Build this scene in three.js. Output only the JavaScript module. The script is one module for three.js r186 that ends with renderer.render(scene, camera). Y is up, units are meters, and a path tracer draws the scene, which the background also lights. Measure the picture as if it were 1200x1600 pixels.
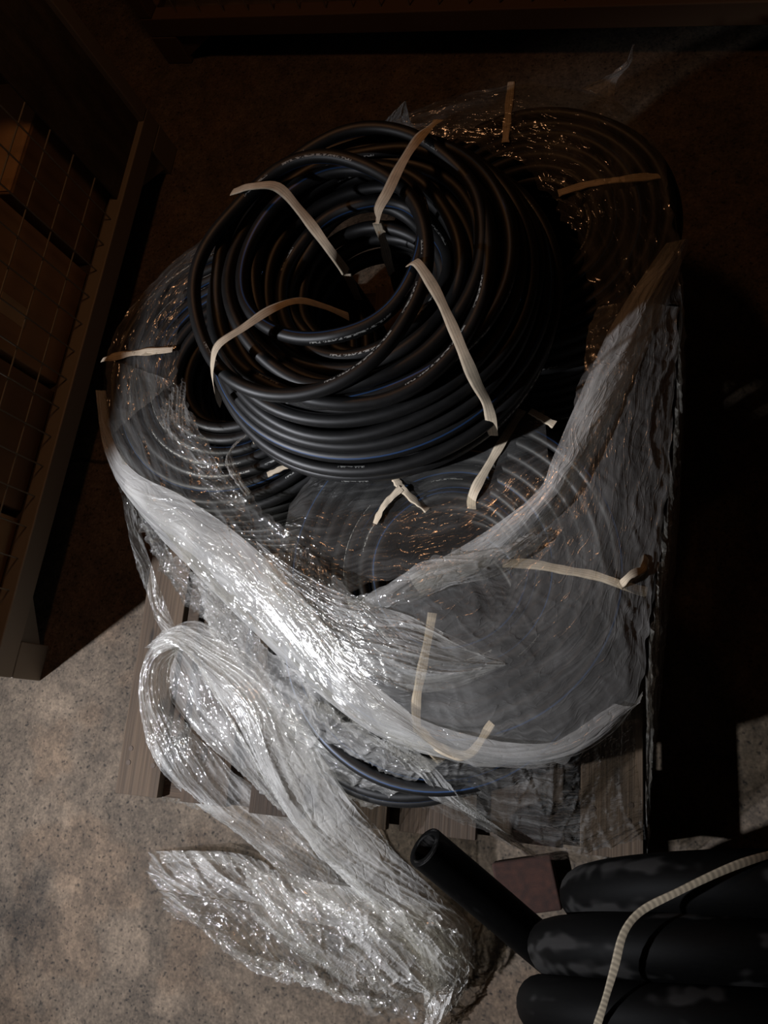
import * as THREE from 'three';
import { RoundedBoxGeometry } from 'three/addons/geometries/RoundedBoxGeometry.js';
import { mergeGeometries } from 'three/addons/utils/BufferGeometryUtils.js';
import { createNoise2D, createNoise3D } from 'simplex-noise';

// ---------------------------------------------------------------- camera, lights, exposure
const scene = new THREE.Scene();
scene.background = new THREE.Color(0x000000);
const camera = new THREE.PerspectiveCamera(66.94, 0.75, 0.02, 30);
{ // hand-held, 1.7 m above the floor, tipped 23 degrees off straight down towards the stack
  const n = new THREE.Vector3(360, 355, 1210).normalize();          // straight down, in lens axes (right, down, forward)
  const b = new THREE.Vector3(0, -1, 0).addScaledVector(n, n.y).normalize();   // horizontal, away from the photographer
  const x = new THREE.Vector3().crossVectors(n, b); if (x.x < 0) x.negate();
  const w = (v) => new THREE.Vector3(x.dot(v), -n.dot(v), -b.dot(v));
  const R = w(new THREE.Vector3(1, 0, 0)), U = w(new THREE.Vector3(0, -1, 0)), B = w(new THREE.Vector3(0, 0, -1));
  camera.quaternion.setFromRotationMatrix(new THREE.Matrix4().makeBasis(R, U, B));
  camera.position.set(0, 1.7, 0);
}
scene.add(camera);
const renderer = new THREE.WebGLRenderer({ antialias: true });
renderer.toneMapping = THREE.LinearToneMapping;
renderer.toneMappingExposure = 1.0;
renderer.shadowMap.enabled = true;

const KEY = new THREE.Vector3(-2.55, 2.2, 0.85);                   // the work lamp on its stand, left of the photographer
const keyLight = new THREE.SpotLight(0xf5f7ff, 46, 0, 0.43, 0.8, 2);
keyLight.name = 'work_lamp_beam'; keyLight.position.copy(KEY); keyLight.target.position.set(-0.82, 0.25, 0.12);
keyLight.castShadow = true; keyLight.shadow.radius = 2; keyLight.shadow.mapSize.set(2048, 2048);
scene.add(keyLight, keyLight.target);
const WARM = new THREE.Vector3(-0.85, 2.3, -1.25);                  // a weak bulb hanging over the aisle
const warmLight = new THREE.PointLight(0xffb880, 0.8, 0, 2);
warmLight.name = 'bulb_light'; warmLight.position.copy(WARM); warmLight.castShadow = true; warmLight.shadow.radius = 5;
scene.add(warmLight);

// ---------------------------------------------------------------- helpers
let seedState = 7;
const rnd = () => { seedState |= 0; seedState = (seedState + 0x6d2b79f5) | 0; let t = Math.imul(seedState ^ (seedState >>> 15), 1 | seedState); t = (t + Math.imul(t ^ (t >>> 7), 61 | t)) ^ t; return ((t ^ (t >>> 14)) >>> 0) / 4294967296; };
const rr = (a, b) => a + (b - a) * rnd();
const n2 = createNoise2D(rnd), n3 = createNoise3D(rnd);
const V = (p) => new THREE.Vector3(p[0], p[1], p[2]);
const taken = {};
const numbered = (name) => { const k = taken[name] = (taken[name] ?? -1) + 1; return k ? `${name}_${String(k).padStart(3, '0')}` : name; };
function tag(o, label, category, group) { o.userData.label = label; o.userData.category = category; if (group) o.userData.group = group; return o; }
function thing(name, label, category, pos = [0, 0, 0], turn = 0, group) {
  const o = new THREE.Group(); o.name = numbered(name); o.position.set(...pos); o.rotation.y = turn; scene.add(o);
  return tag(o, label, category, group);
}
function part(name, geo, mat, parent, label) {
  const m = new THREE.Mesh(geo, mat); m.name = name; m.castShadow = m.receiveShadow = true; parent.add(m);
  if (label) m.userData.label = label;
  return m;
}
function structure(name, geo, mat) { const m = part(name, geo, mat, scene); m.userData.kind = 'structure'; return m; }
const boxAt = (w, h, d, x, y, z, r = 0) => { const g = r ? new RoundedBoxGeometry(w, h, d, 2, r) : new THREE.BoxGeometry(w, h, d); g.translate(x, y, z); return g; };
// box whose uv are metres, for the setting
function boxUV(w, h, d) {
  const g = new THREE.BoxGeometry(w, h, d), p = g.attributes.position, n = g.attributes.normal, uv = g.attributes.uv;
  for (let i = 0; i < p.count; i++) {
    if (Math.abs(n.getY(i)) > 0.5) uv.setXY(i, p.getX(i), p.getZ(i));
    else if (Math.abs(n.getX(i)) > 0.5) uv.setXY(i, p.getZ(i), p.getY(i));
    else uv.setXY(i, p.getX(i), p.getY(i));
  }
  return g;
}
function gridGeometry(nu, nv, fn, closedU = false) {   // fn(i / nu, j / nv) -> [Vector3, u, v]
  const pos = [], uv = [], idx = [];
  for (let i = 0; i <= nu; i++) for (let j = 0; j <= nv; j++) { const [p, a, b] = fn(i / nu, j / nv); pos.push(p.x, p.y, p.z); uv.push(a, b); }
  for (let i = 0; i < nu; i++) for (let j = 0; j < nv; j++) { const a = i * (nv + 1) + j, b = a + nv + 1; idx.push(a, b, a + 1, b, b + 1, a + 1); }
  const g = new THREE.BufferGeometry();
  g.setAttribute('position', new THREE.Float32BufferAttribute(pos, 3)); g.setAttribute('uv', new THREE.Float32BufferAttribute(uv, 2)); g.setIndex(idx);
  g.computeVertexNormals();
  return g;
}
// round hose along points; uv: metres along, 0..1 around
function hoseGeometry(points, radius, seg, radial, closed = false, v0 = 0, caps = false, bore = 0) {
  const curve = new THREE.CatmullRomCurve3(points, closed, 'centripetal');
  const fr = curve.computeFrenetFrames(seg, closed), len = curve.getLength();
  const pos = [], nor = [], uv = [], idx = [];
  for (let i = 0; i <= seg; i++) {
    const p = curve.getPointAt(i / seg), N = fr.normals[i], B = fr.binormals[i], r = typeof radius === 'function' ? radius(i / seg) : radius;
    for (let j = 0; j <= radial; j++) {
      const a = j / radial * Math.PI * 2, c = Math.cos(a), s = Math.sin(a);
      const d = new THREE.Vector3().addScaledVector(N, c).addScaledVector(B, s);
      pos.push(p.x + d.x * r, p.y + d.y * r, p.z + d.z * r); nor.push(d.x, d.y, d.z); uv.push(i / seg * len, j / radial + v0);
    }
  }
  for (let i = 0; i < seg; i++) for (let j = 0; j < radial; j++) { const a = i * (radial + 1) + j, b = a + radial + 1; idx.push(a, a + 1, b, b, a + 1, b + 1); }
  const g = new THREE.BufferGeometry();
  g.setAttribute('position', new THREE.Float32BufferAttribute(pos, 3)); g.setAttribute('normal', new THREE.Float32BufferAttribute(nor, 3)); g.setAttribute('uv', new THREE.Float32BufferAttribute(uv, 2)); g.setIndex(idx);
  return g;
}

// ---------------------------------------------------------------- textures
function tex(w, h, fn, srgb = false) {     // fn(x, y) in 0..1 -> [r, g, b] in 0..1
  const d = new Uint8Array(w * h * 4);
  for (let y = 0; y < h; y++) for (let x = 0; x < w; x++) {
    const c = fn(x / w, y / h), k = (y * w + x) * 4;
    for (let q = 0; q < 3; q++) d[k + q] = Math.max(0, Math.min(255, Math.round(c[q] * 255)));
    d[k + 3] = 255;
  }
  const t = new THREE.DataTexture(d, w, h, THREE.RGBAFormat);
  t.wrapS = t.wrapT = THREE.RepeatWrapping; t.magFilter = THREE.LinearFilter; t.minFilter = THREE.LinearMipmapLinearFilter; t.generateMipmaps = true;
  if (srgb) t.colorSpace = THREE.SRGBColorSpace;
  t.needsUpdate = true;
  return t;
}
// noise that repeats over the unit square (fx, fy whole waves)
function tile(x, y, fx, fy, s = 0) {
  const a = x * 2 * Math.PI, b = y * 2 * Math.PI, r1 = fx / 6.283, r2 = fy / 6.283;
  return (n3(Math.cos(a) * r1 + s, Math.sin(a) * r1 + 3.1 * s, Math.cos(b) * r2 * 1.3 + Math.sin(b) * r2 * 0.7) + n3(Math.cos(b) * r2 + 5 - s, Math.sin(b) * r2 - s, Math.cos(a) * r1 * 0.8 + Math.sin(a) * r1)) * 0.5;
}
const mix = (a, b, t) => a + (b - a) * t, sm = (a, b, x) => { const t = Math.max(0, Math.min(1, (x - a) / (b - a))); return t * t * (3 - 2 * t); };
const fb = (x, y, f, s) => n2(x * f + s, y * f - s) * 0.5 + n2(x * f * 2.1 - s, y * f * 2.1) * 0.27 + n2(x * f * 4.3, y * f * 4.3 + s) * 0.15 + n2(x * f * 9.1, y * f * 9.1) * 0.08;
// concrete: one square of 4 m, laid from x = -2.6, z = -2.6
const FS = 4, F0 = -2.6;
const floorAt = (x, y) => {
  const X = x * FS + F0, Z = y * FS + F0;
  const seam = X < -0.98 ? sm(0.007, 0.002, Math.abs(Z + 0.625 + 0.01 * n2(X * 6, 4))) : 0;
  let v = 0.385 + 0.07 * fb(X, Z, 1.7, 3) + 0.08 * fb(X, Z, 9, 11) + 0.07 * fb(X, Z, 34, 17);
  const grain = n2(X * 90, Z * 90) * 0.5 + n2(X * 190, Z * 190) * 0.5, pit = sm(0.45, 0.8, n2(X * 42 + 9, Z * 60) * 0.6 + n2(X * 120, Z * 120) * 0.5);
  v += 0.1 * grain - 0.22 * pit - 0.2 * seam;
  const blot = (cx, cz, r, e) => sm(1.1, 0.2, Math.hypot((X - cx) / r, (Z - cz) / (r * e)) + 0.45 * fb(X, Z, 14, 5));
  const pale = Math.max(blot(-1.05, 0.52, 0.07, 1.5), blot(-1.25, 0.28, 0.04, 1), blot(-1.22, 0.43, 0.06, 1), blot(-1.33, 0.02, 0.05, 0.6), blot(-0.93, 0.62, 0.05, 1));
  const oil = blot(-1.32, 0.5, 0.1, 1) * (0.75 + 0.25 * fb(X, Z, 40, 23));   // the oil stain by the left edge
  v += 0.1 * pale - 0.14 * oil;
  const red = sm(0.05, 0.35, fb(X, Z, 2.3, 40));
  return [v, red, pit];
};
const floorTex = tex(1536, 1536, (x, y) => { const [v, red] = floorAt(x, y); return [v, v * mix(0.9, 0.87, red), v * mix(0.79, 0.74, red)]; }, true);
const floorBump = tex(768, 768, (x, y) => { const [v] = floorAt(x, y); return [v, v, v]; });
for (const t of [floorTex, floorBump]) { t.repeat.set(1 / FS, 1 / FS); t.offset.set(-F0 / FS, -F0 / FS); }
const woodTex = tex(512, 512, (x, y) => {   // grain runs along u
  const g = tile(x, y, 3, 60, 1) * 0.4 + tile(x, y, 6, 150, 4) * 0.35 + tile(x, y, 2, 12, 8) * 0.35, knot = sm(0.62, 0.85, tile(x, y, 6, 9, 15));
  const v = 0.5 + 0.2 * g - 0.25 * knot;
  return [v, v * 0.86, v * 0.72];
}, true);
const woodBump = tex(512, 512, (x, y) => { const v = 0.5 + 0.3 * tile(x, y, 3, 60, 1) + 0.2 * tile(x, y, 6, 150, 4); return [v, v, v]; });
const plasterTex = tex(512, 512, (x, y) => { const v = 0.42 + 0.1 * tile(x, y, 5, 5, 2) + 0.06 * tile(x, y, 40, 40, 6); return [v, v * 0.95, v * 0.88]; }, true);
// hose skin: u 0..1 = 0.75 m of length, v 0..1 once around; a thin blue line and a broken row of white ink
const hoseMap = (stripe) => tex(1024, 128, (x, y) => {
  const dust = 0.07 + 0.025 * tile(x, y, 30, 6, 3) + 0.012 * tile(x, y, 120, 20, 9);
  let c = [dust, dust * 0.99, dust * 0.98];
  if (stripe && Math.abs(y - 0.36) < 0.022) c = [0.12, 0.23, 0.38];
  const inkRow = Math.abs(y - 0.12) < 0.022, word = (x > 0.06 && x < 0.13) || (x > 0.17 && x < 0.34) || (x > 0.62 && x < 0.68);
  if (inkRow && word && tile(x, y, 160, 30, 21) > -0.05) c = [0.62, 0.62, 0.6];
  return c;
}, true);
const hoseTex = hoseMap(true), hosePlain = hoseMap(false);
for (const t of [hoseTex, hosePlain]) t.repeat.set(1 / 0.75, 1);
const tapeTex = tex(256, 64, (x, y) => { const w = 0.78 + 0.05 * Math.sin(y * 6.283 * 12) + 0.07 * tile(x, y, 6, 3, 5) + 0.05 * tile(x, y, 80, 16, 7); const rust = sm(0.5, 0.8, tile(x, y, 4, 2, 31)); return [w, w * mix(0.92, 0.8, rust), w * mix(0.8, 0.6, rust)]; }, true);
// stretch film: share of light that passes (red) and fine relief, both drawn out along u; one square = 0.4 m
const filmThrough = (lo, hi, sharp) => tex(512, 512, (x, y) => {
  const w = tile(x, y, 2, 4, 3) * 0.04;
  const s = tile(x, y + w, 2, 26, 1) * 0.45 + tile(x, y + w, 3, 90, 5) * 0.25 + tile(x, y, 3, 7, 9) * 0.5;
  const v = mix(hi, lo, sm(-0.25, sharp, s));
  return [v, v, v];
});
const fold = (a, w) => { const t = Math.max(0, 1 - Math.abs(a) / w); return t * t; };
const filmRelief = tex(1024, 1024, (x, y) => {
  const w = tile(x, y, 3, 3, 7) * 0.06;
  const v = 0.3 + 0.26 * fold(tile(x, y + w, 3, 16, 1), 0.12) + 0.18 * fold(tile(x + w, y, 8, 34, 5), 0.14) + 0.06 * fold(tile(x + w, y - w, 16, 28, 15), 0.2) + 0.1 * tile(x, y, 5, 9, 12) + 0.03 * tile(x, y, 60, 90, 12);
  return [v, v, v];
});

// ---------------------------------------------------------------- materials
const M = {};
const std = (o) => new THREE.MeshStandardMaterial(o);
M.floor = std({ color: 0xe8e2da, map: floorTex, roughness: 0.9, bumpMap: floorBump, bumpScale: 0.004 });
M.plaster = std({ map: plasterTex, roughness: 0.95 });
M.wood = [0x9b958d, 0x878079, 0x716a63].map((c) => std({ color: c, map: woodTex, roughness: 0.85, bumpMap: woodBump, bumpScale: 0.0015 }));
M.hose = std({ map: hoseTex, roughness: 0.48 });
M.hosePlain = std({ map: hosePlain, roughness: 0.5 });
M.bigHose = new THREE.MeshPhysicalMaterial({ specularIntensity: 0.15, map: tex(512, 256, (x, y) => {   // scuffed black rubber with grey dust in patches
  const d = sm(0.28, 0.6, tile(x, y, 5, 5, 2) + 0.35 * tile(x, y, 30, 12, 8)), v = 0.012 + 0.006 * tile(x, y, 60, 60, 1) + 0.13 * d;
  return [v, v * 0.98, v * 0.96];
}, true), roughness: 0.62 });
M.nail = std({ color: 0x4a3f36, roughness: 0.7, metalness: 0.5 });
M.tape = std({ map: tapeTex, roughness: 0.9, side: THREE.DoubleSide });
M.cord = std({ color: 0xc4bcae, map: tex(256, 16, (x, y) => { const v = 0.72 + 0.09 * Math.sin(x * 6.2832 * 16 + Math.sin(y * 6.2832)) + 0.05 * tile(x, y, 40, 4, 3); return [v, v * 0.97, v * 0.9]; }, true), roughness: 0.9 });
M.steel = std({ color: 0x8f8577, roughness: 0.6, metalness: 0.3 });
M.wire = std({ color: 0x8e8778, roughness: 0.5, metalness: 0.3 });
M.crateBoard = std({ color: 0xb4a898, map: plasterTex, roughness: 0.85 });
M.beam = std({ color: 0x5c4733, roughness: 0.8 });
M.card = std({ color: 0xae8a62, roughness: 0.9 });
M.cardDark = std({ color: 0x866a4c, roughness: 0.9 });
M.paper = std({ color: 0xc9ad84, roughness: 0.85 });
M.brick = std({ color: 0x7a4a38, map: plasterTex, roughness: 0.9 });
M.lampBody = std({ color: 0x2b2b2b, roughness: 0.5, metalness: 0.4 });
M.lampFace = std({ color: 0xffffff, emissive: 0xf5f7ff, emissiveIntensity: 4 });
M.bulb = std({ color: 0xffffff, emissive: 0xffb880, emissiveIntensity: 1.5 });
function film(lo, hi, sharp, relief, rough) {
  const t = filmThrough(lo, hi, sharp); t.repeat.set(1 / 0.4, 1 / 0.4);
  const b = filmRelief.clone(); b.repeat.set(1 / 0.4, 1 / 0.4); b.needsUpdate = true;
  return new THREE.MeshPhysicalMaterial({ color: 0xf5f4f0, transmission: 1, transmissionMap: t, thickness: 0, ior: 1.85, roughness: rough, bumpMap: b, bumpScale: relief, side: THREE.DoubleSide });
}
M.filmClear = film(0.84, 0.97, 0.6, 0.004, 0.09);
M.filmThin = film(0.92, 0.975, 0.6, 0.002, 0.1);
M.filmHazy = film(0.85, 0.92, 0.6, 0.0015, 0.2);
M.filmRim = film(0.66, 0.84, 0.6, 0.002, 0.16);
M.filmBand = film(0.56, 0.76, 0.6, 0.0015, 0.18);
M.filmMid = film(0.66, 0.9, 0.5, 0.004, 0.09);
M.filmDense = film(0.55, 0.78, 0.5, 0.003, 0.16);

// ---------------------------------------------------------------- the room
const RX0 = -3.6, RX1 = 2.6, RZ0 = -4.2, RZ1 = 3.2, RH = 3.3, TH = 0.2;
{
  const fw = RX1 - RX0 + 2 * TH, fd = RZ1 - RZ0 + 2 * TH, cx = (RX0 + RX1) / 2, cz = (RZ0 + RZ1) / 2;
  const g = boxUV(fw, TH, fd), uv = g.attributes.uv;
  for (let i = 0; i < uv.count; i++) uv.setXY(i, uv.getX(i) + cx, uv.getY(i) + cz);
  structure('floor', g, M.floor).position.set(cx, -TH / 2, cz);
  structure('ceiling', boxUV(fw, TH, fd), M.plaster).position.set(cx, RH + TH / 2, cz);
  structure('wall_left', boxUV(TH, RH, fd), M.plaster).position.set(RX0 - TH / 2, RH / 2, cz);
  structure('wall_right', boxUV(TH, RH, fd), M.plaster).position.set(RX1 + TH / 2, RH / 2, cz);
  structure('wall_back', boxUV(fw - 2 * TH, RH, TH), M.plaster).position.set(cx, RH / 2, RZ0 - TH / 2);
  structure('wall_front', boxUV(fw - 2 * TH, RH, TH), M.plaster).position.set(cx, RH / 2, RZ1 + TH / 2);
}
{ // the lamps themselves, outside the frame
  const dir = keyLight.target.position.clone().sub(KEY).normalize();
  const l = thing('work_lamp', 'black flood lamp on a thin stand behind the wire crate', 'lamp', [KEY.x, 0, KEY.z]);
  const head = new THREE.Group(); head.name = 'lamp_head'; l.add(head);
  head.position.set(-dir.x * 0.06, KEY.y - dir.y * 0.06, -dir.z * 0.06); head.lookAt(new THREE.Vector3(KEY.x, 0, KEY.z).add(head.position).add(dir));
  part('housing', boxAt(0.2, 0.16, 0.05, 0, 0, 0, 0.012), M.lampBody, head);
  part('lens', boxAt(0.15, 0.11, 0.006, 0, 0, 0.029), M.lampFace, head);
  part('pole', new THREE.CylinderGeometry(0.014, 0.014, KEY.y - 0.1, 12).translate(-dir.x * 0.09, (KEY.y - 0.1) / 2, -dir.z * 0.09), M.lampBody, l);
  part('foot', new THREE.CylinderGeometry(0.17, 0.18, 0.02, 24).translate(-dir.x * 0.09, 0.01, -dir.z * 0.09), M.lampBody, l);
  const b = thing('globe_lamp', 'weak orange globe lamp hanging on a cable over the aisle', 'lamp', [WARM.x, WARM.y, WARM.z]);
  part('bulb', new THREE.SphereGeometry(0.1, 20, 14), M.bulb, b);
  part('socket', new THREE.CylinderGeometry(0.018, 0.022, 0.06, 16).translate(0, 0.125, 0), M.lampBody, b);
  part('cable', new THREE.CylinderGeometry(0.004, 0.004, RH - WARM.y - 0.15, 8).translate(0, 0.15 + (RH - WARM.y - 0.15) / 2, 0), M.lampBody, b);
}

// ---------------------------------------------------------------- wire crates
// local axes: x along the long side, z = 0 the long side that shows, body towards -z; origin on the floor
function wireCrate(label, pos, turn, L, D, Hc, beamMat, panelAt) {
  const o = thing('wire_crate', label, 'crate', pos, turn, undefined);
  const b0 = 0.1, bh = 0.065, bt = 0.045, pt = 0.045;
  for (const z of [-bt / 2, -D + bt / 2]) {
    part('bottom_rail', boxAt(L, bh, bt, L / 2, b0 + bh / 2, z, 0.004), beamMat, o);
    part('top_rail', boxAt(L, 0.04, bt, L / 2, Hc - 0.02, z, 0.004), beamMat, o);
  }
  for (const x of [bt / 2, L - bt / 2]) {
    part('bottom_rail', boxAt(bt, bh, D - 2 * bt, x, b0 + bh / 2, -D / 2, 0.004), beamMat, o);
    part('top_rail', boxAt(bt, 0.04, D - 2 * bt, x, Hc - 0.02, -D / 2, 0.004), beamMat, o);
  }
  for (const x of [pt / 2, L - pt / 2]) for (const z of [-pt / 2, -D + pt / 2]) {
    part('corner_post', boxAt(pt, Hc - b0 - bh - 0.04, pt, x, (b0 + bh + Hc - 0.04) / 2, z, 0.004), beamMat, o);
    const s = x < L / 2 ? 1 : -1;
    const foot = part('foot', boxAt(0.09, b0, 0.07, x + s * 0.022, b0 / 2, z * 1 + (z > -D / 2 ? -0.012 : 0.012), 0.004), beamMat, o);
    const sh = new THREE.Shape([new THREE.Vector2(0, b0), new THREE.Vector2(s * 0.13, b0), new THREE.Vector2(0, 0.02)]);
    const gu = new THREE.ExtrudeGeometry(sh, { depth: 0.008, bevelEnabled: false }); gu.translate(x + s * 0.066, 0, z > -D / 2 ? -0.02 : -D + 0.012);
    part('gusset', gu, beamMat, foot);
  }
  part('base_panel', boxAt(L - 2 * bt, 0.02, D - 2 * bt, L / 2, b0 + 0.03, -D / 2), M.crateBoard, o);
  // mesh: upright wires and cross wires on the two long sides and the near end
  const up = Hc - b0 - bh - 0.04, y0 = b0 + bh, nx = Math.round(L / 0.085), ny = Math.round(up / 0.085);
  const wireUp = new THREE.CylinderGeometry(0.0021, 0.0021, up, 6), xs = [];
  const cut = panelAt ? [panelAt[0], panelAt[1]] : [9, 9];
  for (let k = 1; k < nx; k++) { const x = pt + (L - 2 * pt) * k / nx; if (x > cut[0] && x < cut[1]) continue; const m = part('wire', wireUp, M.wire, o); m.position.set(x, y0 + up / 2, -0.02); xs.push(x); }
  const lenRow = panelAt ? cut[0] - pt : L - 2 * pt, wireRow = new THREE.CylinderGeometry(0.0021, 0.0021, lenRow, 6); wireRow.rotateZ(Math.PI / 2);
  for (let k = 1; k < ny; k++) { const m = part('wire', wireRow, M.wire, o); m.position.set(pt + lenRow / 2, y0 + up * k / ny, -0.0245); }
  if (panelAt) part('side_panel', boxAt(cut[1] - cut[0], up, 0.006, (cut[0] + cut[1]) / 2, y0 + up / 2, -0.02), M.crateBoard, o, 'plain sheet panel closing the far end of the side');
  part('back_panel', boxAt(L - 2 * pt, up, 0.004, L / 2, y0 + up / 2, -D + 0.02), M.crateBoard, o);
  for (const x of [0.02, L - 0.02]) part('end_panel', boxAt(0.004, up, D - 2 * pt, x, y0 + up / 2, -D / 2), M.crateBoard, o);
  return o;
}
// left crate: its long side runs away from the photographer
const CR = { x: -1.405, z: -0.03, turn: Math.PI / 2 - 0.083 };
wireCrate('dark wire mesh crate with a sheet panel, standing along the aisle', [CR.x, 0, CR.z], CR.turn, 1.6, 0.8, 1.0, M.steel, [1.3, 1.555]);
wireCrate('brown wire mesh crate behind the wrapped stack', [-1.36, 0, -1.96], -0.195, 2.2, 0.8, 0.8, M.beam, null);
{ // cardboard boxes inside the left crate
  const c = Math.cos(CR.turn), s = Math.sin(CR.turn);
  const at = (x, y, z) => [CR.x + x * c + z * s, y, CR.z - x * s + z * c];
  const labs = ['brown cardboard box in the wire crate, at its open front end', 'dark cardboard box in the middle of the wire crate', 'brown cardboard box in the wire crate next to the sheet panel', 'dark flat carton at the panel end of the wire crate'];
  [[0.22, 0.34, 0.33], [0.57, 0.3, 0.33], [0.92, 0.38, 0.33], [1.28, 0.3, 0.33]].forEach(([x, h, w], i) => {
    const b = thing('cardboard_box', labs[i], 'box', at(x, 0.1405, -0.26), CR.turn, undefined);
    part('body', boxAt(w, h, 0.38, 0, h / 2, 0, 0.004), i % 2 ? M.cardDark : M.card, b);
    for (const q of [-1, 1]) part('flap', boxAt(w - 0.01, 0.004, 0.186, 0, h + 0.002, q * 0.094), i % 2 ? M.card : M.cardDark, b);
    if (i === 2) part('paper_label', boxAt(0.05, 0.09, 0.001, -0.06, 0.2, 0.1907), M.paper, b, 'pale paper label');
  });
}

// ---------------------------------------------------------------- pallet
const PX0 = -1.04, PX1 = 0.05, PZ0 = -1.0, PZ1 = 0.2;
{
  const p = thing('wooden_pallet', 'weathered wooden pallet under the wrapped hose coils', 'pallet', [0, 0, 0]);
  const deck = [[-1.04, -0.935], [-0.88, -0.77], [-0.72, -0.6], [-0.545, -0.425], [-0.4, -0.25], [-0.2, -0.09], [-0.06, 0.05]];
  deck.forEach(([a, b], k) => {
    const g = new RoundedBoxGeometry(b - a, 0.022, PZ1 - PZ0, 1, 0.002), uv = g.attributes.uv, q = g.attributes.position;
    for (let i = 0; i < uv.count; i++) uv.setXY(i, q.getZ(i) / 0.9 + k * 0.37, q.getX(i) / 0.5 + k * 0.21);
    const board = part('deck_board', g, M.wood[k % 3], p); board.position.set((a + b) / 2, 0.133 + (k % 2) * 0.001, (PZ0 + PZ1) / 2 + rr(-0.006, 0.006));
    for (const z of [0.13, 0.105, -0.4, -0.93]) for (const s of [-0.3, 0.28]) {
      const nl = part('nail', new THREE.CylinderGeometry(0.0055, 0.0055, 0.003, 10), M.nail, board); nl.position.set(s * (b - a) + rr(-0.004, 0.004), 0.0105, z - (PZ0 + PZ1) / 2 + rr(-0.01, 0.01));
    }
  });
  for (const z of [0.145, -0.4, -0.945]) {
    part('stringer_board', boxAt(PX1 - PX0, 0.022, 0.1, (PX0 + PX1) / 2, 0.111, z, 0.002), M.wood[1], p);
    for (const x of [PX0 + 0.06, (PX0 + PX1) / 2, PX1 - 0.06]) part('block', boxAt(0.11, 0.078, 0.1, x, 0.061, z, 0.003), M.wood[2], p);
  }
  for (const x of [PX0 + 0.06, (PX0 + PX1) / 2, PX1 - 0.06]) part('skid_board', boxAt(0.11, 0.022, PZ1 - PZ0, x, 0.011, (PZ0 + PZ1) / 2, 0.002), M.wood[1], p);
}

// ---------------------------------------------------------------- hose coils
const HR = 0.0112;                                   // hose radius
function loopGeo(r, y, opt = {}) {
  const { dx = 0, dz = 0, tilt = 0, ph = 0, wob = 0.003, v0 = 0, seg = 88, radial = 10, hr = HR } = opt, pts = [], q = rr(0, 50);
  for (let k = 0; k < 40; k++) {
    const a = k / 40 * Math.PI * 2, R = r + wob * n2(Math.cos(a) * 0.6 + q, Math.sin(a) * 0.6), Y = y + tilt * Math.cos(a - ph) + wob * 0.6 * n2(Math.cos(a) * 0.7 - q, Math.sin(a) * 0.7 + 7);
    pts.push(new THREE.Vector3(Math.cos(a) * R + dx, Y, Math.sin(a) * R + dz));
  }
  return hoseGeometry(pts, hr, seg, radial, true, v0);
}
function flatCoil(label, [x, y, z], ri, ro, rows) {
  const o = thing('hose_coil', label, 'hose coil', [x, y, z], rr(0, 6));
  const cols = Math.floor((ro - ri - 2 * HR) / (2 * HR + 0.001)) + 1;
  for (let j = 0; j < rows; j++) for (let i = 0; i < cols - (j % 2); i++) {
    const last = cols - 1 - (j % 2);
    if (j < rows - 1 && i > 0 && i < last) continue;          // only the loops that show
    const r = ri + HR + (i + (j % 2) * 0.5) * (2 * HR + 0.001);
    part('hose_loop', loopGeo(r, HR + j * HR * 1.76, { wob: 0.0025, v0: rr(0, 1) }), j === rows - 1 ? M.hose : M.hosePlain, o);
  }
  return o;
}
const pileRows = [6, 5, 6], coilH = (n) => HR * 2 + (n - 1) * HR * 1.76;
const L0 = 0.1485, level = [0, 1, 2, 3].map((k) => L0 + pileRows.slice(0, k).reduce((t, n) => t + coilH(n) + 0.004, 0));
const spots = { front: [-0.256, -0.245, 0.288], left: [-0.695, -0.625, 0.29], back: [-0.15, -0.872, 0.285] };
const off = [[-0.13, 0.11], [-0.05, 0.075], [0, 0]];
const NL = ['lowest', 'middle', 'top'];
for (let k = 0; k < 3; k++) {
  flatCoil(`flat black hose coil, ${NL[k]} of the pile at the open front edge of the pallet`, [spots.front[0] + off[k][0], level[k], spots.front[1] + off[k][1]], 0.1, spots.front[2], pileRows[k]);
  flatCoil(`flat black hose coil, ${NL[k]} of the pile beside the wire crate`, [spots.left[0], level[k], spots.left[1]], 0.1, spots.left[2], pileRows[k]);
  flatCoil(`flat black hose coil, ${NL[k]} of the pile at the back of the pallet`, [spots.back[0], level[k], spots.back[1]], 0.1, spots.back[2], pileRows[k]);
}
const TOPH = level[3];
const topCoil = thing('hose_coil', 'unwrapped round coil of black hose with blue line lying on top of stack', 'hose coil', [-0.395, TOPH + 0.004, -0.69]);
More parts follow.
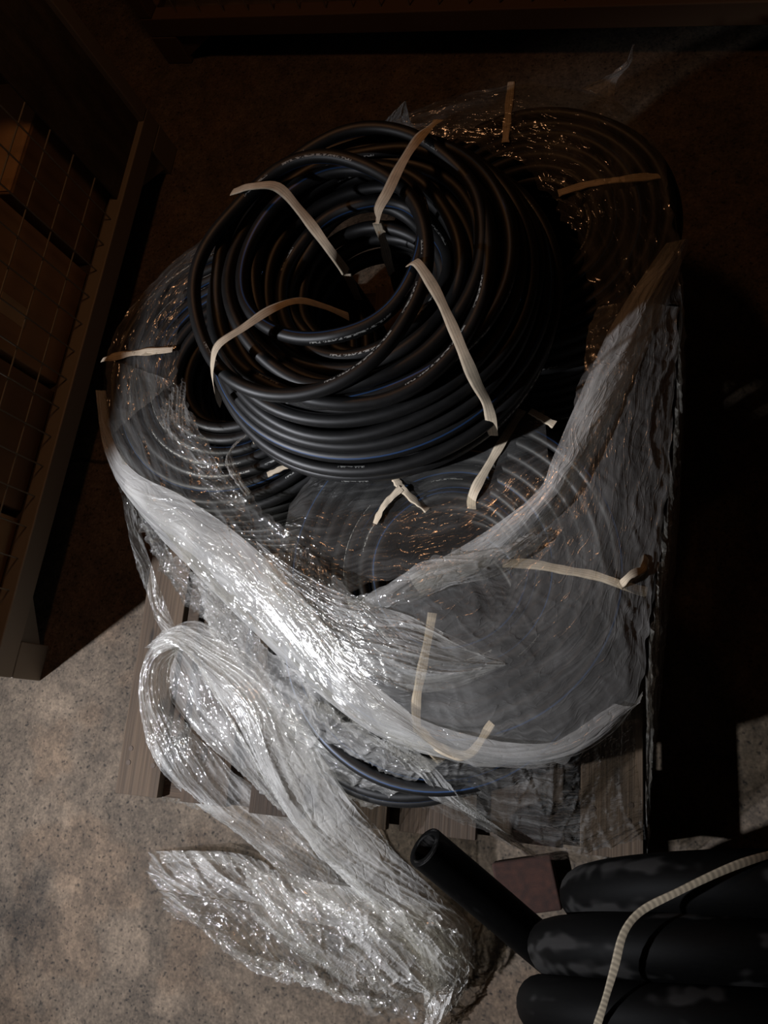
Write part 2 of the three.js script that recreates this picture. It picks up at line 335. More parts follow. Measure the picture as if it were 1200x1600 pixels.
{ // cross-section: a straight hole, a dished top and a rounded shoulder outside
  const step = 2 * HR + 0.0006, rc = 0.222, hi = 0.2;
  const topAt = (x) => { const d = x + 0.01; return d < 0 ? hi * (1 - 0.3 * Math.pow(-d / 0.1, 1.5)) : hi * (1 - 0.8 * Math.pow(d / 0.1, 2.6)); };
  for (let j = 0; j < 11; j++) for (let i = -6; i <= 5; i++) {
    const x = (i + (j & 1) * 0.5) * step, y = HR + j * step * 0.885, t = y / hi;
    if (x < -0.108 || x > 0.086 || y > topAt(x)) continue;
    const deep = topAt(x) - y > step * 1.9 && x + 0.108 > step && 0.094 - x > step * 1.6;
    if (deep) continue;
    const top = topAt(x) - y < step && x < 0.06;
    part('hose_loop', loopGeo(rc + x, y, { wob: top ? 0.013 : 0.005, dx: top ? rr(-0.008, 0.008) : rr(-0.003, 0.003), dz: top ? rr(-0.008, 0.008) : rr(-0.003, 0.003), tilt: top ? rr(0, 0.007) : 0.0008, ph: rr(0, 6), v0: rr(0, 1), seg: 110, radial: 12 }), M.hose, topCoil);
  }
  // the loose last turns on top
  part('hose_loop', loopGeo(0.196, 0.226, { dx: -0.062, dz: 0.034, tilt: 0.014, ph: 5.6, wob: 0.008, v0: 0.3, seg: 120, radial: 14 }), M.hose, topCoil, 'loose top turn of hose');
  part('hose_loop', loopGeo(0.155, 0.205, { dx: -0.03, dz: -0.01, tilt: 0.012, ph: 0.6, wob: 0.008, v0: 0.55, seg: 120, radial: 14 }), M.hose, topCoil);
}

// ---------------------------------------------------------------- cotton tapes that tie the coils
function tapeGeo(pts, w, wid, twist = 0) {     // flat ribbon with a little thickness; wid: direction of its width, or null = level, across the run
  const c = new THREE.CatmullRomCurve3(pts.map(V), false, 'centripetal'), n = Math.max(16, pts.length * 8), len = c.getLength(), q = rr(0, 30);
  const row = (i) => {
    const p = c.getPointAt(i), t = c.getTangentAt(i);
    let s = wid ? V(wid) : new THREE.Vector3().crossVectors(t, new THREE.Vector3(0, 1, 0)); if (s.length() < 0.15) s.set(1, 0, 0);
    s.addScaledVector(t, -s.dot(t)).normalize();
    const a = twist * i + 0.25 * n2(i * 3, q); s.applyAxisAngle(t, a);
    return [p, s, new THREE.Vector3().crossVectors(s, t).normalize()];
  };
  const rows = []; for (let i = 0; i <= n; i++) rows.push(row(i / n));
  const prof = [[-0.5, 0], [-0.25, 0.5], [0.25, 0.6], [0.5, 0], [0.25, -0.4], [-0.25, -0.4], [-0.5, 0]];
  return gridGeometry(n, 6, (u, v) => {
    const [p, s, m] = rows[Math.round(u * n)], [a, b] = prof[Math.round(v * 6)], ww = w * (0.92 + 0.16 * n2(u * 4 + q, 3));
    return [p.clone().addScaledVector(s, a * ww).addScaledVector(m, b * 0.0012), u * len / 0.12, v];
  });
}
const tape = (parent, pts, w = 0.0165, wid = null, twist = 0) => {
  parent.updateMatrixWorld(true); const inv = parent.matrixWorld.clone().invert();
  return part('cotton_tape', tapeGeo(pts, w, wid, twist).applyMatrix4(inv), M.tape, parent, 'cream cotton tape');
};
// plan of the soft things: points in metres along tapes, cord and edges of the film
const P = {
  rim: [[-0.981, 0.500, -0.658], [-0.929, 0.500, -0.492], [-0.821, 0.500, -0.337], [-0.675, 0.500, -0.204], [-0.541, 0.500, -0.105], [-0.431, 0.500, -0.024], [-0.300, 0.500, 0.034], [-0.182, 0.500, 0.047], [-0.071, 0.500, 0.030], [0.022, 0.500, -0.055], [0.056, 0.500, -0.210], [0.083, 0.500, -0.440], [0.103, 0.500, -0.682], [0.096, 0.500, -0.889], [0.038, 0.500, -1.062], [-0.068, 0.500, -1.147], [-0.234, 0.500, -1.178], [-0.435, 0.500, -1.129], [-0.691, 0.500, -0.980], [-0.900, 0.500, -0.825]],
  inner: [[-0.810, 0.500, -0.594], [-0.711, 0.505, -0.458], [-0.624, 0.510, -0.364], [-0.546, 0.520, -0.315], [-0.444, 0.520, -0.223], [-0.385, 0.540, -0.191], [-0.267, 0.550, -0.249], [-0.161, 0.530, -0.276], [-0.099, 0.530, -0.334], [-0.054, 0.530, -0.541], [-0.030, 0.520, -0.682], [-0.064, 0.500, -0.820], [-0.121, 0.500, -0.945], [-0.180, 0.500, -1.008], [-0.303, 0.500, -1.070], [-0.429, 0.500, -1.061], [-0.619, 0.500, -0.955], [-0.813, 0.500, -0.831]],
  bandA: [[-0.978, 0.485, -0.595], [-0.934, 0.490, -0.483], [-0.859, 0.510, -0.412], [-0.753, 0.520, -0.365], [-0.653, 0.525, -0.310], [-0.544, 0.530, -0.234], [-0.455, 0.530, -0.152], [-0.384, 0.525, -0.075], [-0.299, 0.520, -0.016], [-0.199, 0.520, 0.011], [-0.088, 0.520, 0.010], [0.000, 0.510, -0.050]],
  bandB: [[-0.984, 0.480, -0.595], [-0.947, 0.480, -0.481], [-0.917, 0.465, -0.409], [-0.842, 0.460, -0.321], [-0.735, 0.470, -0.237], [-0.575, 0.480, -0.116], [-0.461, 0.480, -0.033], [-0.336, 0.480, 0.032], [-0.204, 0.480, 0.054], [-0.090, 0.480, 0.045], [0.000, 0.480, -0.013], [0.040, 0.480, -0.071]],
  foldA: [[0.082, 0.500, -0.803], [0.000, 0.540, -0.645], [-0.053, 0.550, -0.510], [-0.092, 0.560, -0.402], [-0.107, 0.560, -0.361], [-0.189, 0.550, -0.293], [-0.311, 0.530, -0.224]],
  foldB: [[0.124, 0.460, -0.831], [0.070, 0.500, -0.662], [0.005, 0.530, -0.495], [-0.052, 0.540, -0.387], [-0.093, 0.540, -0.321], [-0.161, 0.530, -0.257], [-0.290, 0.520, -0.195]],
  strandA: [[-0.948, 0.450, -0.451], [-0.961, 0.380, -0.371], [-0.970, 0.320, -0.304], [-0.958, 0.270, -0.232], [-0.939, 0.240, -0.168], [-0.919, 0.220, -0.131]],
  strandB: [[-0.921, 0.450, -0.437], [-0.933, 0.380, -0.371], [-0.945, 0.320, -0.318], [-0.930, 0.270, -0.246], [-0.905, 0.240, -0.177], [-0.893, 0.220, -0.146]],
  hoopLA: [[-0.877, 0.240, -0.164], [-0.958, 0.220, -0.115], [-0.984, 0.200, -0.034], [-0.975, 0.170, 0.059], [-0.935, 0.150, 0.135], [-0.865, 0.120, 0.195], [-0.754, 0.080, 0.263], [-0.621, 0.060, 0.349], [-0.494, 0.050, 0.405], [-0.412, 0.040, 0.454]],
  hoopLB: [[-0.889, 0.200, -0.142], [-0.922, 0.200, -0.078], [-0.919, 0.190, -0.025], [-0.877, 0.170, 0.038], [-0.797, 0.160, 0.096], [-0.715, 0.130, 0.154], [-0.619, 0.100, 0.221], [-0.496, 0.070, 0.308], [-0.390, 0.050, 0.368], [-0.337, 0.040, 0.420]],
  hoopRA: [[-0.933, 0.220, -0.151], [-0.817, 0.280, -0.168], [-0.724, 0.310, -0.129], [-0.623, 0.330, -0.060], [-0.535, 0.330, 0.037], [-0.459, 0.270, 0.144], [-0.397, 0.160, 0.237], [-0.320, 0.090, 0.317], [-0.268, 0.050, 0.374], [-0.268, 0.030, 0.435]],
  hoopRB: [[-0.929, 0.200, -0.119], [-0.861, 0.240, -0.115], [-0.800, 0.260, -0.080], [-0.744, 0.280, -0.019], [-0.684, 0.280, 0.061], [-0.641, 0.200, 0.155], [-0.580, 0.120, 0.251], [-0.491, 0.080, 0.329], [-0.414, 0.050, 0.394], [-0.363, 0.030, 0.449]],
  heapA: [[-1.004, 0.010, 0.326], [-0.892, 0.040, 0.307], [-0.759, 0.060, 0.298], [-0.612, 0.090, 0.319], [-0.485, 0.100, 0.325], [-0.380, 0.100, 0.323], [-0.309, 0.070, 0.353], [-0.271, 0.030, 0.379]],
  heapM: [[-0.972, 0.015, 0.401], [-0.842, 0.050, 0.392], [-0.713, 0.070, 0.384], [-0.593, 0.080, 0.401], [-0.485, 0.080, 0.398], [-0.380, 0.080, 0.406], [-0.308, 0.050, 0.436], [-0.278, 0.020, 0.455]],
  heapB: [[-0.949, 0.010, 0.438], [-0.814, 0.020, 0.481], [-0.705, 0.020, 0.516], [-0.600, 0.030, 0.519], [-0.518, 0.020, 0.543], [-0.436, 0.020, 0.564], [-0.371, 0.020, 0.564], [-0.324, 0.010, 0.526]],
  apronA: [[-0.504, 0.460, -0.037], [-0.394, 0.470, 0.017], [-0.284, 0.480, 0.047], [-0.165, 0.480, 0.050], [-0.072, 0.480, 0.033], [0.023, 0.470, -0.052]],
  apronB: [[-0.538, 0.160, 0.123], [-0.404, 0.160, 0.146], [-0.254, 0.150, 0.177], [-0.137, 0.120, 0.223], [-0.034, 0.100, 0.219], [0.059, 0.080, 0.207]],
  tailA: [[-0.495, 0.460, -0.043], [-0.503, 0.360, 0.002], [-0.501, 0.280, 0.058], [-0.485, 0.220, 0.115]],
  tailB: [[-0.399, 0.460, -0.003], [-0.405, 0.360, 0.027], [-0.420, 0.280, 0.067], [-0.459, 0.220, 0.111]],
  ropeA: [[-0.366, 0.490, 0.025], [-0.318, 0.420, 0.070], [-0.268, 0.340, 0.120], [-0.213, 0.260, 0.162], [-0.148, 0.130, 0.221]],
  ropeB: [[-0.293, 0.490, 0.033], [-0.265, 0.420, 0.075], [-0.230, 0.340, 0.121], [-0.191, 0.260, 0.160], [-0.138, 0.130, 0.213]],
  rope2A: [[-0.575, 0.360, 0.019], [-0.483, 0.330, 0.066], [-0.369, 0.300, 0.103], [-0.261, 0.250, 0.145], [-0.189, 0.180, 0.191]],
  rope2B: [[-0.548, 0.380, -0.033], [-0.453, 0.360, 0.020], [-0.340, 0.330, 0.070], [-0.247, 0.270, 0.123], [-0.178, 0.180, 0.182]],
  curtA: [[0.104, 0.490, -0.759], [0.100, 0.490, -0.596], [0.086, 0.490, -0.423], [0.063, 0.480, -0.243], [0.045, 0.470, -0.090]],
  curtB: [[0.142, 0.100, -0.729], [0.123, 0.100, -0.450], [0.096, 0.080, -0.195], [0.073, 0.060, 0.024], [0.060, 0.050, 0.211]],
  tipA: [[-0.062, 0.500, -1.143], [-0.016, 0.530, -1.134], [0.016, 0.560, -1.125], [0.031, 0.600, -1.125]],
  tipB: [[0.000, 0.500, -1.117], [0.005, 0.530, -1.122], [0.026, 0.560, -1.123], [0.034, 0.600, -1.122]],
  spikeA: [[-0.453, 0.500, -1.117], [-0.421, 0.540, -1.099], [-0.370, 0.580, -1.100]],
  spikeB: [[-0.368, 0.500, -1.110], [-0.370, 0.540, -1.097], [-0.367, 0.580, -1.097]],
  c1sheet: [[-0.542, 0.505, -0.348], [-0.492, 0.505, -0.411], [-0.379, 0.505, -0.450], [-0.247, 0.505, -0.481], [-0.110, 0.505, -0.510]],
  c1sheetB: [[-0.548, 0.505, -0.279], [-0.470, 0.505, -0.203], [-0.317, 0.505, -0.229], [-0.195, 0.505, -0.273], [-0.097, 0.505, -0.378]],
  s1: [[-0.613, 0.720, -0.831], [-0.555, 0.754, -0.808], [-0.516, 0.748, -0.806], [-0.483, 0.720, -0.777], [-0.443, 0.680, -0.729], [-0.431, 0.630, -0.718], [-0.434, 0.550, -0.714]],
  s2: [[-0.273, 0.690, -0.944], [-0.287, 0.745, -0.865], [-0.305, 0.772, -0.794], [-0.320, 0.775, -0.749], [-0.338, 0.760, -0.730], [-0.350, 0.690, -0.730], [-0.373, 0.560, -0.753]],
  s3: [[-0.289, 0.735, -0.652], [-0.269, 0.764, -0.631], [-0.243, 0.752, -0.592], [-0.226, 0.737, -0.558], [-0.213, 0.725, -0.529], [-0.202, 0.705, -0.503], [-0.193, 0.670, -0.484], [-0.184, 0.640, -0.471], [-0.182, 0.610, -0.463], [-0.185, 0.550, -0.450]],
  s4: [[-0.422, 0.620, -0.640], [-0.448, 0.670, -0.633], [-0.470, 0.720, -0.615], [-0.496, 0.750, -0.586], [-0.530, 0.768, -0.547], [-0.566, 0.772, -0.518], [-0.587, 0.745, -0.501], [-0.611, 0.690, -0.490], [-0.630, 0.630, -0.490]],
  t1: [[-0.364, 0.506, -0.409], [-0.348, 0.508, -0.385], [-0.339, 0.511, -0.373]],
  t1b: [[-0.341, 0.512, -0.376], [-0.369, 0.510, -0.346], [-0.383, 0.508, -0.315]],
  t1c: [[-0.341, 0.512, -0.376], [-0.320, 0.510, -0.357], [-0.294, 0.508, -0.338]],
  t2: [[-0.148, 0.496, -0.515], [-0.161, 0.508, -0.483], [-0.190, 0.508, -0.428], [-0.221, 0.508, -0.362], [-0.228, 0.460, -0.343]],
  t3: [[-0.168, 0.506, -0.252], [-0.123, 0.509, -0.251], [-0.075, 0.509, -0.243], [-0.028, 0.509, -0.235], [0.014, 0.509, -0.221], [0.047, 0.470, -0.219]],
  t4: [[-0.276, 0.506, -0.170], [-0.280, 0.509, -0.127], [-0.287, 0.509, -0.077], [-0.292, 0.509, -0.029], [-0.287, 0.496, 0.018], [-0.262, 0.440, 0.055]],
  t5: [[-0.824, 0.508, -0.664], [-0.866, 0.509, -0.663], [-0.916, 0.509, -0.661], [-0.962, 0.506, -0.657], [-1.021, 0.460, -0.678]],
  t6: [[-0.192, 0.509, -1.041], [-0.189, 0.509, -1.101], [-0.187, 0.496, -1.188]],
  t7: [[-0.095, 0.509, -0.918], [-0.043, 0.509, -0.929], [0.016, 0.509, -0.931], [0.079, 0.496, -0.939]],
  t3k: [[0.007, 0.516, -0.217], [0.023, 0.526, -0.233], [0.041, 0.516, -0.245], [0.046, 0.506, -0.266]],
  t4k: [[-0.285, 0.506, 0.009], [-0.249, 0.506, 0.034], [-0.211, 0.496, 0.040], [-0.174, 0.506, -0.009]],
  bits: [[-0.622, 0.500, -0.474], [-0.568, 0.500, -0.423], [-0.116, 0.500, -0.501], [-0.711, 0.500, -0.547]],
  end: [[-0.310, 0.300, 0.204], [-0.214, 0.220, 0.286], [-0.108, 0.150, 0.372]],
  fing: [[-0.124, 0.400, 0.300], [-0.086, 0.350, 0.238], [-0.137, 0.400, 0.379], [0.193, 0.500, 0.150]],
  cord: [[0.155, 0.550, 0.147], [0.075, 0.600, 0.175], [0.023, 0.600, 0.214], [0.006, 0.580, 0.250], [-0.004, 0.550, 0.294], [-0.024, 0.500, 0.363]],
  brick: [[-0.233, 0.030, 0.234], [-0.095, 0.030, 0.250], [-0.148, 0.030, 0.339], [-0.243, 0.030, 0.306]],
  crate: [[-1.471, 0.000, -0.032], [-1.264, 0.120, -1.594], [-1.328, 0.120, -1.314], [-1.445, 0.120, -0.118], [-1.364, 0.100, -0.187]],
  paper: [[-1.280, 0.300, -0.985]],
  fanA: [[-0.585, 0.530, -0.278], [-0.481, 0.540, -0.218], [-0.386, 0.550, -0.179], [-0.302, 0.545, -0.159], [-0.243, 0.535, -0.135], [-0.156, 0.525, -0.102]],
  fanB: [[-0.541, 0.525, -0.192], [-0.464, 0.530, -0.131], [-0.383, 0.530, -0.075], [-0.300, 0.525, -0.046], [-0.232, 0.520, -0.056], [-0.154, 0.523, -0.093]],
  crestA: [[-0.412, 0.520, -0.181], [-0.343, 0.560, -0.202], [-0.262, 0.570, -0.245], [-0.186, 0.560, -0.260], [-0.121, 0.545, -0.294]],
  crestB: [[-0.395, 0.520, -0.171], [-0.323, 0.550, -0.174], [-0.252, 0.555, -0.200], [-0.177, 0.540, -0.225], [-0.103, 0.530, -0.278]],
  leftA: [[-0.791, 0.510, -0.601], [-0.760, 0.520, -0.530], [-0.696, 0.530, -0.449], [-0.641, 0.530, -0.376], [-0.613, 0.530, -0.352]],
  leftB: [[-0.832, 0.505, -0.539], [-0.787, 0.515, -0.469], [-0.735, 0.520, -0.416], [-0.672, 0.525, -0.354], [-0.616, 0.530, -0.329]],
  hookA: [[-0.655, 0.515, -0.466], [-0.664, 0.530, -0.424], [-0.638, 0.530, -0.382], [-0.616, 0.525, -0.359]],
  hookB: [[-0.622, 0.510, -0.491], [-0.663, 0.515, -0.453], [-0.639, 0.515, -0.398], [-0.614, 0.515, -0.368]],
  dropA: [[-0.965, 0.160, 0.017], [-0.956, 0.160, 0.084], [-0.975, 0.100, 0.154], [-0.995, 0.030, 0.214]],
  dropB: [[-0.862, 0.170, 0.037], [-0.855, 0.160, 0.114], [-0.862, 0.100, 0.183], [-0.869, 0.020, 0.218]],
  rimloopA: [[-0.986, 0.012, 0.330], [-0.898, 0.030, 0.309], [-0.787, 0.030, 0.311], [-0.713, 0.020, 0.336]],
  rimloopB: [[-0.983, 0.006, 0.351], [-0.904, 0.012, 0.334], [-0.792, 0.014, 0.335], [-0.715, 0.010, 0.357]],
  edgeA: [[-0.828, 0.010, 0.475], [-0.751, 0.020, 0.496], [-0.688, 0.030, 0.497], [-0.601, 0.030, 0.507], [-0.506, 0.020, 0.528], [-0.425, 0.020, 0.529]],
  edgeB: [[-0.804, 0.006, 0.495], [-0.745, 0.010, 0.525], [-0.678, 0.010, 0.534], [-0.592, 0.010, 0.534], [-0.507, 0.010, 0.551], [-0.428, 0.006, 0.550]],
  sideA: [[-0.380, 0.100, 0.323], [-0.329, 0.100, 0.339], [-0.287, 0.080, 0.371], [-0.265, 0.050, 0.429], [-0.283, 0.030, 0.503], [-0.321, 0.020, 0.550]],
  sideB: [[-0.440, 0.060, 0.373], [-0.411, 0.060, 0.403], [-0.372, 0.050, 0.445], [-0.358, 0.040, 0.490], [-0.351, 0.030, 0.536], [-0.358, 0.020, 0.562]],
  hangA: [[-0.900, 0.430, -0.370], [-0.822, 0.430, -0.294], [-0.723, 0.440, -0.220], [-0.630, 0.450, -0.146]],
  hangB: [[-0.924, 0.300, -0.296], [-0.874, 0.260, -0.216], [-0.798, 0.260, -0.165], [-0.702, 0.280, -0.121]],
  coverA: [[-0.741, 0.460, -0.239], [-0.580, 0.470, -0.117], [-0.465, 0.470, -0.034], [-0.339, 0.470, 0.032], [-0.246, 0.470, 0.048]],
  coverB: [[-0.795, 0.260, -0.145], [-0.743, 0.240, -0.040], [-0.676, 0.220, 0.048], [-0.577, 0.200, 0.119], [-0.445, 0.190, 0.165]],
  scraps: [[-0.627, 0.507, -0.468], [-0.611, 0.507, -0.475], [-0.590, 0.507, -0.404], [-0.539, 0.507, -0.427], [-0.133, 0.507, -0.508], [-0.093, 0.506, -0.482]],
};

{
  const coils = scene.children.filter((o) => o.name.startsWith('hose_coil'));
  const [front, left, back] = [coils[6], coils[7], coils[8]];
  for (const k of ['s1', 's2', 's3', 's4']) tape(topCoil, P[k], 0.0175);
  tape(front, P.t1, 0.015); tape(front, P.t1b, 0.014, null, 0.5); tape(front, P.t1c, 0.014, null, -0.5); tape(front, P.t2, 0.017); tape(front, P.t3, 0.016); tape(front, P.t4, 0.016);
  tape(front, P.t3k, 0.014, null, 1); tape(front, P.t4k, 0.015);
  tape(left, [P.scraps[0], P.scraps[1]], 0.012); tape(left, [P.scraps[2], P.scraps[3]], 0.012); tape(front, [P.scraps[4], P.scraps[5]], 0.014);
  tape(left, P.t5); tape(back, P.t6); tape(back, P.t7);
}

// ---------------------------------------------------------------- stretch film
const crease = (a, w) => { const t = Math.max(0, 1 - Math.abs(a) / w); return t * t; };   // a narrow raised fold where the noise crosses zero
function sheet(A, B, o = {}) {
  const { nu = 160, nv = 40, amp = 0.006, fv = 30, fu = 3, crumple = 0, cf = 14, bulge = 0, rag = 0, closed = false, seed = 1, skew = 0 } = o;
  const ca = new THREE.CatmullRomCurve3(A.map(V), closed, 'centripetal'), cb = new THREE.CatmullRomCurve3(B.map(V), closed, 'centripetal');
  const la = (ca.getLength() + cb.getLength()) / 2, pa = ca.getSpacedPoints(nu), pb = cb.getSpacedPoints(nu), wd = pa.reduce((t, p, i) => t + p.distanceTo(pb[i]), 0) / pa.length;
  const ring = (u) => closed ? [Math.cos(u * 6.2832) * la / 6.2832, Math.sin(u * 6.2832) * la / 6.2832] : [u * la, 0];
  return gridGeometry(nu, nv, (u, v) => {
    const i = Math.round(u * nu), a = pa[i], b = pb[i], i0 = Math.max(0, i - 1), i1 = Math.min(nu, i + 1), [su, sw] = ring(u);
    let vv = v + (v < 0.5 ? 1 - v * 2 : 0) * rag * (n3(su * 9, sw * 9, seed) + 0.6 * n3(su * 31, sw * 31, seed)) + (v > 0.5 ? v * 2 - 1 : 0) * rag * (n3(su * 9, sw * 9, seed + 9) + 0.6 * n3(su * 31, sw * 31, seed + 9));
    const p = a.clone().lerp(b, vv);
    const du = pa[i1].clone().lerp(pb[i1], v).sub(pa[i0].clone().lerp(pb[i0], v)), dv = b.clone().sub(a);
    const n = new THREE.Vector3().crossVectors(du, dv).normalize(); if (n.y < 0) n.negate();
    const w = v * wd + skew * su, k = n3(su * fu, sw * fu, seed + 3) * 0.02;
    let d = 0;
    d += amp * 0.9 * n3((w + k) * fv * 0.45, su * fu * 0.7 + sw, seed + sw * fu);
    for (let q = 0, s = amp, f = fv * 0.6; q < 3; q++) { d += s * crease(n3((w + k) * f, su * fu * (0.7 + q * 0.5) + sw, seed + 5 + q * 7 + sw * fu), 0.2); s *= 0.6; f *= 1.9; }
    for (let q = 0, s = crumple, f = cf; q < 3 && crumple; q++) { d += s * (crease(n3(su * f, w * f + sw * f, seed + 20 + q * 5), 0.25) + 0.5 * n3(su * f, w * f - sw * f, seed + 50 + q)); s *= 0.5; f *= 2; }
    p.addScaledVector(n, d + bulge * Math.sin(Math.PI * v));
    if (p.y < 0.004) p.y = 0.004 + 0.002 * Math.abs(d) * 100 * 0.01;
    return [p, su + sw * 0.7 + seed * 0.13, w + seed * 0.07];
  });
}
const wrap = thing('stretch_wrap', 'clear stretch film torn open around the hose stack on the pallet', 'plastic film', [0, 0, 0]);
const low = (pts, f, y) => pts.map(([x, , z]) => [-0.45 + (x + 0.45) * f, y, -0.56 + (z + 0.56) * f]);
const shift = (pts, x, y, z) => pts.map((p) => [p[0] + x, p[1] + y, p[2] + z]);
part('side_wrap', sheet(P.rim, low(P.rim, 0.97, 0.12), { closed: true, nu: 420, nv: 40, amp: 0.004, fv: 8, fu: 10, seed: 2 }), M.filmThin, wrap);
part('top_flap', sheet(P.rim.slice(0, 6), P.inner.slice(0, 5), { nu: 220, nv: 60, amp: 0.004, fv: 22, fu: 4, crumple: 0.001, rag: 0.05, bulge: 0.012, seed: 3 }), M.filmThin, wrap);
part('top_flap', sheet(P.rim.slice(5, 13), P.inner.slice(4, 11), { nu: 260, nv: 60, amp: 0.002, fv: 14, fu: 4, crumple: 0.001, rag: 0.03, bulge: 0.012, seed: 33 }), M.filmHazy, wrap);
part('top_flap', sheet([...P.rim.slice(12), P.rim[0], P.rim[1]], [...P.inner.slice(10), P.inner[0]], { nu: 240, nv: 40, amp: 0.004, fv: 26, fu: 4, crumple: 0.002, rag: 0.05, bulge: 0.008, seed: 4 }), M.filmThin, wrap);
part('stretched_band', sheet(P.bandA.slice(7), P.bandB.slice(7), { nu: 140, nv: 40, amp: 0.0012, fv: 30, fu: 2, bulge: 0.016, seed: 55, rag: 0.03 }), M.filmRim, wrap);
part('stretched_band', sheet(P.bandA.slice(0, 9), P.bandB.slice(0, 9), { nu: 300, nv: 60, amp: 0.0014, fv: 40, fu: 1.5, bulge: 0.02, seed: 5 }), M.filmBand, wrap);
part('stretched_band', sheet(shift(P.bandA.slice(1, 8), -0.01, -0.012, 0.02), shift(P.bandB.slice(1, 8), 0.02, -0.02, -0.01), { nu: 200, nv: 40, amp: 0.003, fv: 30, fu: 2, bulge: 0.02, seed: 6 }), M.filmMid, wrap);
part('pleated_fan', sheet(P.fanA, P.fanB, { nu: 200, nv: 90, amp: 0.005, fv: 60, fu: 4, seed: 30, bulge: 0.01 }), M.filmMid, wrap);
part('pleated_crest', sheet(P.crestA, P.crestB, { nu: 160, nv: 40, amp: 0.006, fv: 40, fu: 5, seed: 31, bulge: 0.01, rag: 0.05 }), M.filmMid, wrap);
part('torn_edge', sheet(P.leftA, P.leftB, { nu: 120, nv: 40, amp: 0.006, fv: 50, fu: 5, crumple: 0.003, seed: 32, rag: 0.06 }), M.filmClear, wrap);
part('torn_edge', sheet(P.hookA, P.hookB, { nu: 70, nv: 24, amp: 0.004, fv: 50, fu: 5, seed: 34 }), M.filmMid, wrap);
part('folded_edge', sheet(P.foldA, P.foldB, { nu: 200, nv: 30, amp: 0.002, fv: 40, fu: 2, bulge: 0.012, seed: 7 }), M.filmDense, wrap);
part('folded_edge', sheet(shift(P.foldA, 0.005, -0.012, 0), shift(P.foldB, -0.006, -0.01, 0), { nu: 160, nv: 24, amp: 0.003, fv: 40, fu: 2, seed: 8 }), M.filmHazy, wrap);
part('side_wrap', sheet(P.curtA, P.curtB, { nu: 200, nv: 60, amp: 0.004, fv: 3, fu: 40, seed: 9 }), M.filmMid, wrap);
part('front_apron', sheet(P.apronA, P.apronB, { nu: 180, nv: 70, amp: 0.004, fv: 4, fu: 18, crumple: 0.0015, seed: 10, rag: 0.03 }), M.filmClear, wrap);
part('torn_tail', sheet(P.tailA, P.tailB, { nu: 90, nv: 50, amp: 0.006, fv: 40, fu: 6, crumple: 0.006, cf: 20, seed: 11, rag: 0.08 }), M.filmMid, wrap);
part('twisted_strip', sheet(P.ropeA, P.ropeB, { nu: 160, nv: 40, amp: 0.005, fv: 70, fu: 3, seed: 12 }), M.filmDense, wrap);
part('twisted_strip', sheet(P.rope2A, P.rope2B, { nu: 160, nv: 30, amp: 0.004, fv: 60, fu: 3, seed: 13 }), M.filmMid, wrap);
part('torn_tip', sheet(P.tipA, P.tipB, { nu: 50, nv: 20, amp: 0.004, fv: 50, fu: 6, seed: 14 }), M.filmDense, wrap);
part('torn_tip', sheet(P.spikeA, P.spikeB, { nu: 40, nv: 20, amp: 0.003, fv: 50, fu: 6, seed: 15 }), M.filmDense, wrap);
part('inner_sheet', sheet(P.c1sheet, P.c1sheetB, { nu: 120, nv: 60, amp: 0.001, fv: 6, fu: 6, seed: 16, rag: 0.03 }), M.filmThin, wrap);
part('front_apron', sheet(P.coverA, P.coverB, { nu: 180, nv: 60, amp: 0.006, fv: 12, fu: 12, crumple: 0.004, cf: 16, seed: 51, rag: 0.06 }), M.filmMid, wrap);
part('hanging_fold', sheet(P.hangA, P.hangB, { nu: 120, nv: 60, amp: 0.006, fv: 16, fu: 14, crumple: 0.006, cf: 18, seed: 52, rag: 0.08 }), M.filmClear, wrap);
const loose = thing('loose_film', 'crumpled clear film hanging off the pallet corner and heaped on the concrete', 'plastic film', [0, 0, 0]);
part('film_strand', sheet(P.strandA, P.strandB, { nu: 140, nv: 30, amp: 0.006, fv: 90, fu: 5, seed: 21 }), M.filmMid, loose);
part('film_drop', sheet(P.dropA, P.dropB, { nu: 80, nv: 40, amp: 0.006, fv: 40, fu: 6, crumple: 0.005, seed: 41, rag: 0.05 }), M.filmClear, loose);
part('film_loop', sheet(P.hoopLA, P.hoopLB, { nu: 300, nv: 80, amp: 0.006, fv: 44, fu: 2.2, crumple: 0.0015, cf: 12, bulge: 0.03, seed: 22 }), M.filmMid, loose);
part('film_loop', sheet(P.hoopRA, P.hoopRB, { nu: 300, nv: 90, amp: 0.006, fv: 44, fu: 2.2, crumple: 0.0015, cf: 12, bulge: 0.045, seed: 23 }), M.filmDense, loose);
part('film_loop', sheet(shift(P.hoopRA, -0.006, -0.03, 0), shift(P.hoopRB, 0.01, -0.02, 0.01), { nu: 240, nv: 70, amp: 0.007, fv: 30, fu: 2.5, crumple: 0.0015, bulge: 0.02, seed: 27 }), M.filmMid, loose);
part('film_loop', sheet(P.hoopRB, P.hoopLB, { nu: 240, nv: 80, amp: 0.006, fv: 34, fu: 2.5, crumple: 0.002, seed: 24 }), M.filmMid, loose);
part('film_heap', sheet(P.heapA, P.heapM, { nu: 260, nv: 80, amp: 0.011, fv: 20, fu: 4, crumple: 0.003, cf: 16, skew: -0.45, seed: 25, bulge: 0.02 }), M.filmMid, loose);
part('film_heap', sheet(P.heapM, P.heapB, { nu: 260, nv: 80, amp: 0.011, fv: 20, fu: 4, crumple: 0.003, cf: 16, skew: -0.45, seed: 26, rag: 0.05 }), M.filmClear, loose);
part('film_heap', sheet(shift(P.heapA.slice(2), 0.02, 0.03, 0.02), shift(P.heapB.slice(3), -0.02, 0.02, -0.05), { nu: 220, nv: 90, amp: 0.011, fv: 24, fu: 4, crumple: 0.004, cf: 18, skew: -0.6, seed: 29, rag: 0.06, bulge: 0.03 }), M.filmMid, loose);
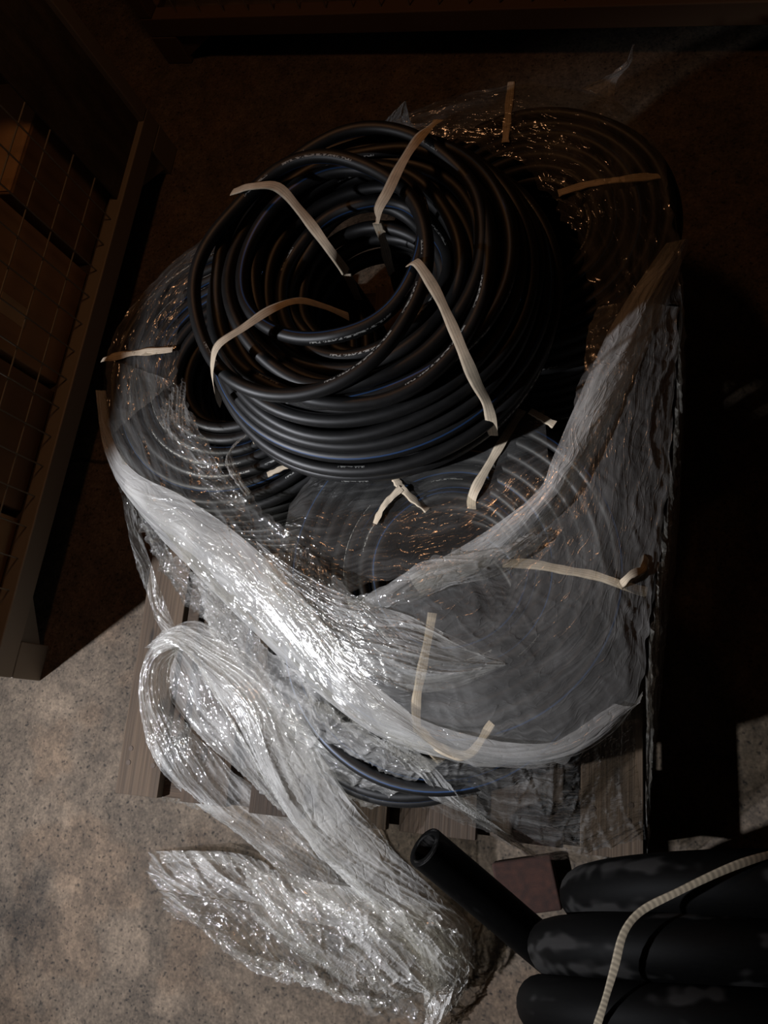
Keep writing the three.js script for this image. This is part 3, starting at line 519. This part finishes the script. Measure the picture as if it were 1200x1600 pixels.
part('film_heap', sheet(P.sideA, P.sideB, { nu: 180, nv: 80, amp: 0.008, fv: 30, fu: 6, crumple: 0.006, cf: 16, seed: 28, rag: 0.05, bulge: 0.02 }), M.filmDense, loose);
part('film_fold', sheet(P.rimloopA, P.rimloopB, { nu: 100, nv: 20, amp: 0.004, fv: 60, fu: 6, seed: 42 }), M.filmMid, loose);
part('film_fold', sheet(P.edgeA, P.edgeB, { nu: 160, nv: 30, amp: 0.006, fv: 60, fu: 10, crumple: 0.004, cf: 30, seed: 43 }), M.filmMid, loose);

// ---------------------------------------------------------------- the thick hose in the foreground
{
  const o = thing('thick_hose', 'thick black rubber hose coiled on edge with its cut end sticking out', 'hose', [0, 0, 0]);
  const r = 0.042, R = 0.236, cy = R + r + 0.003;
  [[0.216, 0.22], [0.167, 0.302], [0.152, 0.385], [0.125, 0.47]].forEach(([cx, z0], k) => {
    const pts = []; for (let i = 0; i < 40; i++) { const a = i / 40 * Math.PI * 2; pts.push(new THREE.Vector3(cx + Math.cos(a) * 0.26, cy + Math.sin(a) * R, z0 - 0.03 * Math.cos(a) - 0.06 * Math.sin(a))); }
    part('hose_turn', hoseGeometry(pts, r, 120, 20, true, k * 0.23), M.bigHose, o);
  });
  const pts = [P.end[0], P.end[1], P.end[2], [0.03, 0.12, 0.46], [0.16, 0.06, 0.5]].map(V);
  part('hose_end', hoseGeometry(pts, r * 0.86, 90, 20), M.bigHose, o);
  // open bore
  const d = pts[0].clone().sub(pts[1]).normalize(), q = new THREE.Quaternion().setFromUnitVectors(new THREE.Vector3(0, 1, 0), d);
  const g = new THREE.LatheGeometry([[0.86 * r, 0], [0.84 * r, 0.003], [0.6 * r, 0.003], [0.58 * r, 0], [0.58 * r, -0.05], [0, -0.05]].map(([a, b]) => new THREE.Vector2(a, b)), 24);
  const m = part('cut_rim', g, M.bigHose, o); m.quaternion.copy(q); m.position.copy(pts[0]);
  part('binding_cord', tapeGeo([[0.22, 0.53, 0.115], [0.146, 0.565, 0.14], [0.077, 0.572, 0.178], [0.03, 0.565, 0.21], [0.012, 0.562, 0.235], [0.0, 0.552, 0.28], [-0.012, 0.535, 0.325], [-0.024, 0.51, 0.37], [-0.03, 0.44, 0.43]], 0.0105, null), M.cord, o, 'pale woven cord');
}
{
  const b = thing('brick_piece', 'reddish brown brick piece on the floor in front of pallet', 'brick', [-0.165, 0, 0.29], 0.25);
  part('brick', boxAt(0.12, 0.03, 0.1, 0, 0.0152, 0, 0.006), M.brick, b);
}
renderer.render(scene, camera);
